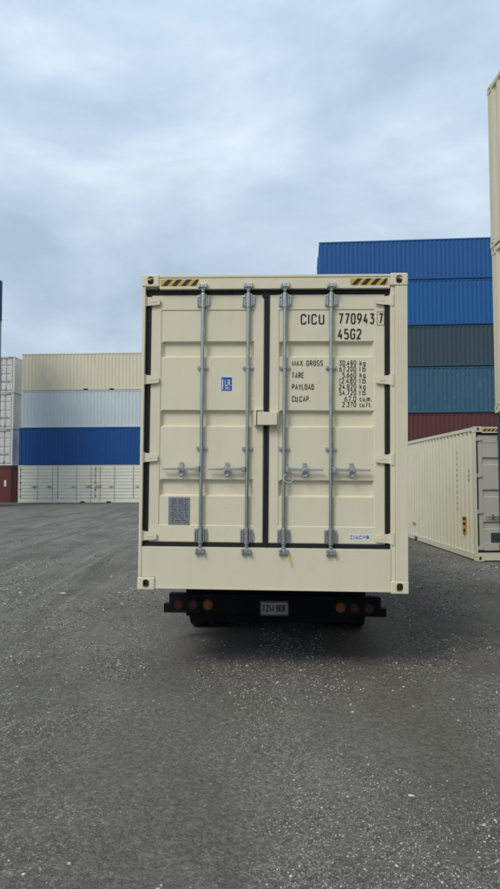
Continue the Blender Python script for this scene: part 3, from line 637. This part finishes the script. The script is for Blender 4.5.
# ------------------------------------------------------------------ the container in front
main = container('tall cream container with lettered doors loaded on the black trailer', 'cream', MAIN_POS, MAIN_YAW, detail=True, roll=MAIN_ROLL)
doors = [o for o in main.children if o.name.split('.')[0] == 'door']
dL, dR = doors
TB = 0.064; TE = 0.0635
def ptext(s, x0, x1, y0, y1, door=None, b=TB, mat='ink'):
    xa, za = D(x0, y1, b); xb, zb = D(x1, y0, b); (stencil if door is None else lettering)(s, (xa, xb, za, zb), b, mat, door or dR)
ptext('CICU', 300.6, 324.4, 313.9, 324.6); ptext('770943', 338.4, 374.4, 313.2, 324.2); ptext('7', 378.6, 382.9, 313.2, 323.8, b=0.056); ptext('45G2', 337.8, 361.4, 328.7, 339.4)
ptext('MAX. GROSS', 291.9, 322.9, 360.4, 366.0); ptext('TARE', 291.9, 304.0, 372.3, 378.1); ptext('PAYLOAD', 291.9, 313.9, 384.0, 389.8); ptext('CU.CAP.', 291.9, 310.3, 396.1, 401.8)
for s, u, x0, y0 in (('30.480', 'kg', 339.2, 360.4), ('67.200', 'lb', 339.2, 366.3), ('5.660', 'kg', 342.2, 372.3), ('12.480', 'lb', 339.0, 378.1), ('24.820', 'kg', 339.0, 384.0), ('54.720', 'lb', 339.0, 389.9), ('67.0', 'cu.m.', 344.3, 396.1), ('2.370', 'cu.ft.', 342.2, 401.8)):
    ptext(s, x0, 356.2, y0, y0 + 5.3); ptext(u, 359.6, 365.6 if len(u) == 2 else 371.6, y0 + (0 if u != 'cu.m.' else 1.6), y0 + (6.6 if 'g' in u else 5.3))
def frame_line(x0, x1, y0, y1, w, b):
    xa, za = D(x0, y1, b); xb, zb = D(x1, y0, b); m = MB()
    m.box(xa, xb, b, b + .0008, za, za + w); m.box(xa, xb, b, b + .0008, zb - w, zb); m.box(xa, xa + w, b, b + .0008, za + w, zb - w); m.box(xb - w, xb, b, b + .0008, za + w, zb - w); return m.mesh('check_digit_frame')
link('check_digit_frame', frame_line(377.1, 384.2, 311.4, 325.3, 0.0035, 0.0555), 'ink', dR)
def decal(x0, x1, y0, y1, b, th, name, mat, parent):
    xa, za = D(x0, y1, b); xb, zb = D(x1, y0, b); return link(name, MB().box(xa, xb, b, b + th, za, zb).mesh(name), mat, parent)
decal(220.5, 232.6, 376.3, 391.4, 0.0648, 0.0015, 'sticker', 'sticker_white', dL)
decal(221.2, 231.9, 377.2, 390.7, 0.0636, 0.001, 'sticker', 'sticker_blue', dL)
ptext('LR', 224.9, 230.9, 379.6, 386.0, dL, 0.0628, 'sticker_white')
decal(222.0, 223.2, 379.2, 389.6, 0.0628, 0.0006, 'sticker_print', 'sticker_white', dL)
for y in (387.2, 388.7): decal(224.8, 229.5 + (y > 388) * 0.8, y, y + 0.55, 0.0628, 0.0006, 'sticker_print', 'sticker_white', dL)
decal(349.3, 371.0, 534.2, 540.6, 0.0564, 0.0015, 'sticker', 'sticker_white', dR)
xa, za = D(350.6, 539.3, .0556); xb, zb = D(361.8, 535.5, .0556); stencil('CIMC', (xa, xb, za, zb), .0556, 'navy_print', dR, 0.15, 0.55); ptext('中集', 363.0, 369.4, 535.4, 539.3, dR, 0.0556, 'navy_print')
plate = decal(168.2, 189.8, 497.2, 524.8, 0.0605, 0.005, 'data_plate', 'plate', dL)
pm = MB(); rr = random.Random(5)
for i in range(13):
    y = 499.2 + i * 1.9
    if i == 4: xa, za = D(169.2, y + .35, .0598); xb, zb = D(188.8, y, .0598); pm.box(xa, xb, .0598, .0604, za, zb); continue
    x = 170.4 + rr.random() * 2
    while x < 187:
        w = 1.0 + rr.random() * 4.5; e = min(x + w, 188.2); xa, za = D(x, y + .75, .0598); xb, zb = D(e, y, .0598); pm.box(xa, xb, .0598, .0604, za, zb); x += w + 0.7 + rr.random() * 1.5
link('data_plate_print', pm.mesh('data_plate_print'), 'plate_print', dL)
# wire seal looped round the handle hub and the little tag on the lower keeper
m = MB(); sx_, sz_ = D(288.4, 478.0, 0.0); m.torus((sx_, -0.004, sz_), 0.042, 0.0035, 'y', 20, 6, math.radians(120), math.radians(385)); link('wire_seal', m.mesh('wire_seal', 0, True), 'sealwire', dR)
tx, tz = D(288.6, 559.0, -0.03); m = MB(); m.box(tx - 0.007, tx + 0.007, -0.036, -0.030, tz - 0.022, tz + 0.018); m.cyl((tx, -0.030, tz + 0.02), (tx - 0.01, -0.02, tz + 0.06), 0.003, None, 6); link('seal_tag', m.mesh('seal_tag'), 'lime', dR)

# ------------------------------------------------------------------ trailer below it
tr = empty('container_trailer', (MAIN_POS.x, MAIN_POS.y, 0), (0, 0, MAIN_YAW)); tag(tr, 'black steel trailer with tail lights under the lettered cream container', 'trailer')
BB = 1.36; ZB = MAIN_POS.z
def T(px, py, b):                                  # on the trailer's own upright frame
    d = rgt * (px - 250) + upv * (444.5 - py) + fwd * F; Mi = (Matrix.Translation(tr.location) @ Matrix.Rotation(MAIN_YAW, 4, 'Z')).inverted()
    o = Mi @ CAMP; dl_ = Mi.to_3x3() @ d; k = (b - o.y) / dl_.y; return o.x + dl_.x * k, o.z + dl_.z * k
RB = math.radians(0.9)
bx0, bz1 = T(169.2, 593.6, BB); bx1, _ = T(381.0, 597, BB); lx0, lz0 = T(164.2, 612.8, BB); lx1, lz1 = T(387.0, 617.0, BB)
bc = (bx0 + bx1) / 2; hw = (bx1 - bx0) / 2; lw = (lx1 - lx0) / 2
btop = (bz1 + T(381, 597.2, BB)[1]) / 2; bbot = (lz0 + lz1) / 2; bstep = btop - 0.115
bum = link('bumper', MB().prism([(-lw, bbot - btop), (lw, bbot - btop), (lw, bstep - btop), (hw, bstep - btop), (hw, 0), (-hw, 0), (-hw, bstep - btop), (-lw, bstep - btop)], 0, 0.10).mesh('bumper', 0.006), 'black_steel', tr, (bc, BB, btop)); bum.rotation_euler = (0, RB, 0)
def bloc(px, py): x, z = T(px, py, BB); return x - bc, z - btop
lamp = MB().cyl((0, 0, 0), (0, -0.016, 0), 0.048, 0.042, 20); lamp.torus((0, -0.002, 0), 0.051, 0.006, 'y', 20, 6); lampm = lamp.mesh('tail_light', 0, True)
for px, py, mt in ((179.3, 604.3, 'red_lamp'), (193.8, 604.4, 'red_lamp'), (208.2, 604.6, 'amber_lamp'), (340.8, 607.6, 'amber_lamp'), (354.5, 607.9, 'red_lamp'), (369.2, 608.4, 'red_lamp')):
    x, z = bloc(px, py); zz = z + math.tan(RB) * x
    link('tail_light', lampm, mt, bum, (x, -0.002, zz))
x0, z1 = T(260.6, 601.0, BB); x1, z0 = T(288.2, 615.0, BB); pw = (x1 - x0) / 2; ph = (z1 - z0) / 2; pcx = (x0 + x1) / 2 - bc; pcz = (z0 + z1) / 2 - btop
lp = link('licence_plate', MB().box(-pw, pw, -0.006, 0.0, -ph, ph).mesh('licence_plate', 0.002), 'licence', tr, (pcx + bc, BB - 0.012, pcz + btop))
fm = MB(); fm.box(-pw - .006, pw + .006, -0.009, 0.002, ph - .014, ph + .006); fm.box(-pw - .006, pw + .006, -0.009, 0.002, -ph - .006, -ph + .010); fm.box(-pw - .006, -pw + .006, -0.009, .002, -ph + .010, ph - .014); fm.box(pw - .006, pw + .006, -0.009, .002, -ph + .010, ph - .014)
link('plate_frame', fm.mesh('plate_frame'), 'hub', lp)
stencil('TZM-80E', (-pw * .88, pw * .88, -ph * .50, ph * .46), -0.0072, 'ink', lp, 0.15, 0.26)
link('plate_bracket', MB().box(pcx + bc - 0.13, pcx + bc + 0.13, BB - 0.010, BB + 0.02, btop + pcz - 0.06, btop - 0.01).mesh('plate_bracket'), 'black_steel', tr)
# deck edge, rails, cross members
mx0 = T(184.8, 600, BB)[0]; mx1 = T(359.5, 600, BB)[0]
link('rear_apron', MB().box(mx0, mx1, BB + 0.102, BB + 0.16, 0.26, ZB - 0.03).mesh('rear_apron'), 'black_steel', tr)
link('lower_beam', MB().box(mx0 + 0.04, mx1 - 0.02, BB + 0.17, BB + 0.29, 0.175, 0.30).mesh('lower_beam', 0.01), 'black_steel', tr)
for s in (-1, 1):
    link('main_rail', MB().box(s * 0.42, s * 0.56, BB + 0.17, 12.3, 0.42, ZB - 0.022).mesh('main_rail'), 'black_steel', tr)
for i in range(9):
    y = BB + 0.75 + i * 1.25
    link('cross_member', MB().box(-1.15, 1.15, y, y + 0.09, ZB - 0.13, ZB - 0.021).mesh('cross_member'), 'black_steel', tr)
tyre = MB()
prof = [(-0.11, 0.20), (-0.115, 0.27), (-0.105, 0.335), (-0.08, 0.352), (0.08, 0.352), (0.105, 0.335), (0.115, 0.27), (0.11, 0.20)]
vv = []; ff = []; nn = 32
for i in range(nn):
    a = 2 * math.pi * i / nn
    for x, r in prof: vv.append((x, r * math.cos(a), r * math.sin(a)))
for i in range(nn):
    for j in range(len(prof)): k = len(prof); ff.append((i * k + j, i * k + (j + 1) % k, ((i + 1) % nn) * k + (j + 1) % k, ((i + 1) % nn) * k + j))
tyre.add(vv, ff); tym = tyre.mesh('tyre', 0, True)
rim = MB().cyl((-0.09, 0, 0), (0.09, 0, 0), 0.199, None, 24); rim.cyl((-0.115, 0, 0), (0.115, 0, 0), 0.075, None, 12); rimm = rim.mesh('rim')
for ya in (2.28, 3.3):
    link('axle', MB().cyl((-1.0, ya, 0.345), (1.0, ya, 0.345), 0.06, None, 12).mesh('axle'), 'black_steel', tr)
    for s in (-1, 1):
        for o_ in (0.935, 0.675):
            w_ = link('wheel', rimm, 'hub', tr, (s * o_ + 0.02, ya, 0.345)); link('tyre', tym, 'tyre', w_)
for s in (-1, 1):
    link('landing_leg', MB().box(s * 0.70, s * 0.82, 10.2, 10.32, 0.0, ZB - 0.14).box(s * 0.63, s * 0.89, 10.12, 10.40, -0.02, 0.02).mesh('landing_leg'), 'black_steel', tr)

# ------------------------------------------------------------------ containers around the yard
def end_on(label, p, near_left, yaw, z, **kw):           # door end towards the camera
    c, s = math.cos(yaw), math.sin(yaw); return container(label, p, (near_left[0] + c * W2, near_left[1] + s * W2, z), yaw, **kw)
def side_on(label, p, near_left, yaw, z, **kw):          # long side towards the camera
    c, s = math.cos(yaw), math.sin(yaw); return container(label, p, (near_left[0] - s * W2, near_left[1] + c * W2, z), yaw - math.pi / 2, **kw)
G = 0.012
# cream container on the ground to the right
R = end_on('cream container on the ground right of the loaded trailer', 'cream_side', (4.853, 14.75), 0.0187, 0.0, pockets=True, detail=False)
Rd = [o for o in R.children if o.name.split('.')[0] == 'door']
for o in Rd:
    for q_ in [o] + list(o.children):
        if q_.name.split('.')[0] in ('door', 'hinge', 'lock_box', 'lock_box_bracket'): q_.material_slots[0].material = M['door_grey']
link('sticker', MB().box(-0.88, -0.54, 0.061, 0.064, 0.31, 0.60).mesh('sticker'), 'slate_sticker', Rd[0])
xs_ = -(W2 - 0.012)
def side_decal(y0, y1, z0, z1, mat, name, dx=0.0): return link(name, MB().box(xs_ - 0.004 - dx, xs_ - 0.001 - dx, y0, y1, z0, z1).mesh(name), mat, R)
side_decal(0.66, 0.93, 0.68, 0.92, 'orange', 'sticker'); side_decal(0.66, 0.93, 0.53, 0.675, 'yellow', 'sticker')
mm = MB()
for a, b, c_, d_ in ((0.70, 0.89, 0.83, 0.89), (0.70, 0.89, 0.72, 0.78), (0.74, 0.86, 0.56, 0.64)): mm.box(xs_ - 0.006, xs_ - 0.0045, a, b, c_, d_)
link('sticker_print', mm.mesh('sticker_print'), 'ink', R)
side_decal(5.06, 5.40, 0.44, 0.52, 'yellow', 'sticker')
mm = MB()
for i in range(11): mm.box(xs_ - 0.003, xs_ - 0.0015, 1.235, 1.27, 2.34 - i * 0.13, 2.39 - i * 0.13)
link('side_lettering', mm.mesh('side_lettering'), 'ink', R)
mm = MB()
for i in range(3): mm.box(xs_ - 0.003, xs_ - 0.0015, 0.42, 0.455, 1.90 - i * 0.10, 1.97 - i * 0.10)
link('side_lettering', mm.mesh('side_lettering'), 'ink', R)

# tall stack at the right edge, its far end showing
ty, tx_ = 11.851, 4.2634; TYAW = 0.0167; LT = 12.192
def t_stack(label, p, z, dy=0.0, dx=0.0):
    c, s = math.cos(TYAW), math.sin(TYAW); far = Vector((tx_ + dx, ty + dy, 0)); ax = Vector((-s, c, 0)); o = far - ax * LT + Vector((c, s, 0)) * W2
    return container(label, p, (o.x, o.y, z), TYAW, L=LT, doors='plain', group='stack at the right edge')
t_stack('blue container at the foot of the tall stack at the right edge', 'blue_t', 0.0, 0.0, 0.03)
t_stack('cream container in the middle of the tall stack at the right edge', 'cream_tall', 2.896 + G)
t_stack('topmost cream container of the tall stack at the right edge', 'cream_tall', 2 * (2.896 + G), 0.02, -0.01)

# far right block, long sides towards the camera
BX, BY, BYAW = 4.486, 43.31, -0.0791; z = 0.0
blk = [('container hidden at the foot of the far blue stack', 'slate', 2.896, 0.0), ('oxide red container above the cream one, below the scuffed steel blue container', 'maroon', 2.896, 0.05), ('scuffed steel blue container resting on the oxide red one', 'steel_blue', 2.896, -0.04),
       ('dark slate grey container between blue ones in the far stack', 'slate', 2.591, 0.03), ('bright blue container second from the top of the far stack', 'blue_b', 2.896, -0.03), ('royal blue container on top of the far stack', 'blue_a', 2.591, 0.0)]
z = 0.0
for lab, p, h, dx in blk:
    side_on(lab, p, (BX + dx, BY), BYAW, z, H=h, doors='plain', group='far stack of blue containers'); z += h + 0.046
# second row right behind it: only a blue edge of its top shows
z = 0.0
for i, h in enumerate((2.896, 2.896, 2.896, 2.591, 2.896, 2.591)):
    side_on('dark blue container whose edge peeks out behind the royal blue one' if i == 5 else 'container wholly hidden behind the far stack of blue containers', 'blue_left', (BX - 0.02 + 0.2, BY + 2.80), BYAW, z, H=h, doors='plain', group='row behind the far stack' if i < 5 else None); z += h + 0.040

# left stack, long sides towards the camera
LX, LY, LYAW = -17.9985, 53.08, -0.0578
def left(label, p, k, **kw): return side_on(label, p, (LX + kw.pop('dx', 0), LY), LYAW, k * (2.896 + G), doors='plain', group='stack on the left', **kw)
sdc = left('ivory container with four ribbed side doors at the foot of the left stack', 'ivory', 0, pockets=True, side='left')
left('deep blue container on top of the ivory side door container', 'blue_left', 1, dx=0.02)
left('pale grey container between the beige and deep blue ones', 'palegrey', 2, dx=0.16)
left('beige container on top of the left stack', 'tan', 3, pockets=True, dx=0.19)
# the ribbed side doors
XO = W2 - 0.006
def ribbed(y0, y1):
    z0, z1 = 0.30, 2.80; n = 10; p = (z1 - z0) / n; pts = [(z0, 0.0)]
    for i in range(n): zz = z0 + i * p; pts += [(zz + p * 0.03, 0.062), (zz + p * 0.25, 0.062), (zz + p * 0.29, 0.0), (zz + p, 0.0)]
    v = []; f = []
    for zz, d in pts: v += [(XO - 0.012 - d, y0, zz), (XO - 0.012 - d, y1, zz)]
    for i in range(len(pts) - 1): f.append((2 * i, 2 * i + 1, 2 * i + 3, 2 * i + 2))
    m = MB(); m.add(v, f); m.box(XO - 0.010, XO - 0.075, y0 - 0.045, y0, z0, z1); m.box(XO - 0.010, XO - 0.075, y1, y1 + 0.045, z0, z1); m.box(XO - .08, XO - .10, y0, y1, z0, z1)
    return m.mesh('side_door')
link('side_sill', MB().box(XO - 0.004, XO - 0.09, 0.18, 12.01, 0.151, 0.29).mesh('side_sill'), 'ivory', sdc)
bay = (12.192 - 0.36) / 4
for i in range(4):
    y0 = 0.18 + i * bay; d = link('side_door', cached(('rb', i), lambda: ribbed(y0 + 0.07, y0 + bay - 0.07)), 'ivory', sdc)
    if i in (1, 3) or True:
        link('gasket', MB().box(XO - 0.02, XO - 0.06, y0 - 0.022, y0 + 0.022, 0.30, 2.80).mesh('gasket'), 'rubber', d)
    for fr in ((0.46, 0.86) if i in (0,) else (0.5, 0.88) if i == 1 else (0.12, 0.5) if i == 2 else (0.2, 0.5)):
        yy = y0 + fr * bay; rod = MB().cyl((XO + 0.012, yy, 0.10), (XO + 0.012, yy, 2.84), 0.022, None, 6); link('lock_rod', rod.mesh('lock_rod'), 'galv_dark', d)
        hd = MB().box(XO + 0.0, XO + 0.03, yy - 0.45, yy - 0.03, 1.20, 1.25).box(XO + 0.0, XO + 0.035, yy - 0.30, yy - 0.20, 1.16, 1.31); link('handle', hd.mesh('handle'), 'galv_dark', d)
    for k in range(5): link('hinge', MB().box(XO - 0.008, XO + 0.02, y0 + (0.0 if i in (0, 2) else bay) - 0.06, y0 + (0.0 if i in (0, 2) else bay) + 0.06, 0.45 + k * 0.52, 0.57 + k * 0.52).mesh('hinge'), 'galv_dark', d)
link('lock_cover', MB().box(XO + 0.002, XO + 0.06, 5.52, 5.80, 1.20, 1.36).mesh('lock_cover'), 'orange', sdc); link('lock_cover', MB().box(XO + 0.002, XO + 0.06, 6.32, 6.56, 1.20, 1.33).mesh('lock_cover'), 'yellow', sdc)

# stack at the left edge, door ends towards the camera
AX, AY, AYAW = -18.82, 54.1, -0.03
def lstack(label, p, k, dx=0.0, **kw):
    c, s = math.cos(AYAW), math.sin(AYAW); return container(label, p, (AX + dx - c * W2, AY - s * W2, k * (2.896 + G)), AYAW, group='stack at the left edge', **kw)
a0 = lstack('dark red container at the foot of the stack at the left edge', 'maroon_door', 0, -0.12, doors='plain')
link('placard', MB().box(0.70, 0.86, 0.026, 0.0295, 1.25, 1.75).mesh('placard'), 'sticker_white', a0)
lstack('chalky white container with lock rods, directly above the dark red one', 'white_old', 1, 0.0, rods='galv_dark')
lstack('chalky white container with lock rods, middle one of three whites at the left edge', 'white_old', 2, 0.03, rods='galv_dark')
lstack('chalky white container with lock rods, highest of three whites at the left edge', 'white_old', 3, 0.08, rods='galv_dark')
# nearer stack just beyond the left edge: only the far corner of its two topmost containers comes into view
z = 0.0
for i, (h, p, lab) in enumerate(((2.591, 'blue_far', 0), (2.591, 'grey_far', 0), (2.591, 'maroon', 0), (2.591, 'grey_far', 0), (2.896, 'grey_far', 'dull grey container just below the navy one at the left edge'), (2.896, 'blue_far', 'navy container topmost at the left edge, only a sliver showing'))):
    container(lab or 'container low in the stack that stands just beyond the left edge', p, (-18.04 - W2 + (0.03 if i == 5 else 0), 49.2 - 6.058, z), 0.0, L=6.058, H=h, doors='plain', group='stack beyond the left edge'); z += h + G

# ------------------------------------------------------------------ a few larger pieces lying on the yard
def ground_at(px, py):
    d = rgt * (px - 250) + upv * (444.5 - py) + fwd * F; k = -CAMH / d.z; return d.x * k, d.y * k
def debris(name, label, px, py, lx, ly, lz, rot, mat, seed, cat):
    r = random.Random(seed); bm = bmesh.new(); bmesh.ops.create_icosphere(bm, subdivisions=2, radius=1.0)
    for v in bm.verts:
        n = 1 + r.uniform(-0.16, 0.16); v.co = Vector((v.co.x * n * lx, v.co.y * n * ly, v.co.z * n * lz))
    me = bpy.data.meshes.new(name); bm.to_mesh(me); bm.free(); me.materials.append(None)
    x, y = ground_at(px, py); h = float(height(np.array([x]), np.array([y]))[0])
    o = link(name, me, mat, None, (x, y, h + lz * 0.55)); o.rotation_euler = (0.05, 0.04, rot); tag(o, label, cat)
M['pale_stone'] = plain('pale_stone', (0.50, 0.49, 0.45), 0.85, 0, 0.4, 60, 0.3)
debris('stone', 'long white sliver of stone lying alone in front of the trailer on the right', 411, 796, 0.019, 0.006, 0.005, -0.2, 'cardboard', 1, 'stone')
debris('stone', 'flat pale stone near the bottom right corner', 484, 825, 0.015, 0.010, 0.006, 0.4, 'pale_stone', 2, 'stone')
debris('stone', 'white scrap on the bare ground left of the trailer', 63, 591.5, 0.045, 0.025, 0.008, 0.1, 'cardboard', 3, 'stone')
debris('stone', 'pale stone right of the loaded container by the dark gravel', 450, 616, 0.022, 0.016, 0.010, 0.9, 'pale_stone', 4, 'stone')
debris('stone', 'biggest pale stone on the ground straight in front of the trailer', 353, 711, 0.017, 0.012, 0.008, 0.5, 'pale_stone', 5, 'stone')
debris('stone', 'round pale stone near the bottom edge left of centre', 158, 886, 0.011, 0.010, 0.007, 0.5, 'pale_stone', 6, 'stone')

# ------------------------------------------------------------------ lettering to meshes
bpy.context.view_layer.update(); dg = bpy.context.evaluated_depsgraph_get()
for o, rect, y, mat, parent, name, axis, sx in TEXTS:
    me = bpy.data.meshes.new_from_object(o.evaluated_get(dg)); n = len(me.vertices)
    if n == 0: bpy.data.objects.remove(o); continue
    a = np.zeros(n * 3, np.float32); me.vertices.foreach_get('co', a); a = a.reshape(-1, 3)
    mn = a.min(0); sz = np.maximum(a.max(0) - mn, 1e-6)
    b = np.empty_like(a); b[:, 0] = rect[0] + (a[:, 0] - mn[0]) / sz[0] * (rect[1] - rect[0]); b[:, 1] = y; b[:, 2] = rect[2] + (a[:, 1] - mn[1]) / sz[1] * (rect[3] - rect[2])
    me.vertices.foreach_set('co', b.ravel()); me.update(); me.materials.clear(); me.materials.append(None); me.name = name
    link(name, me, mat, parent); cu = o.data; bpy.data.objects.remove(o); bpy.data.curves.remove(cu)
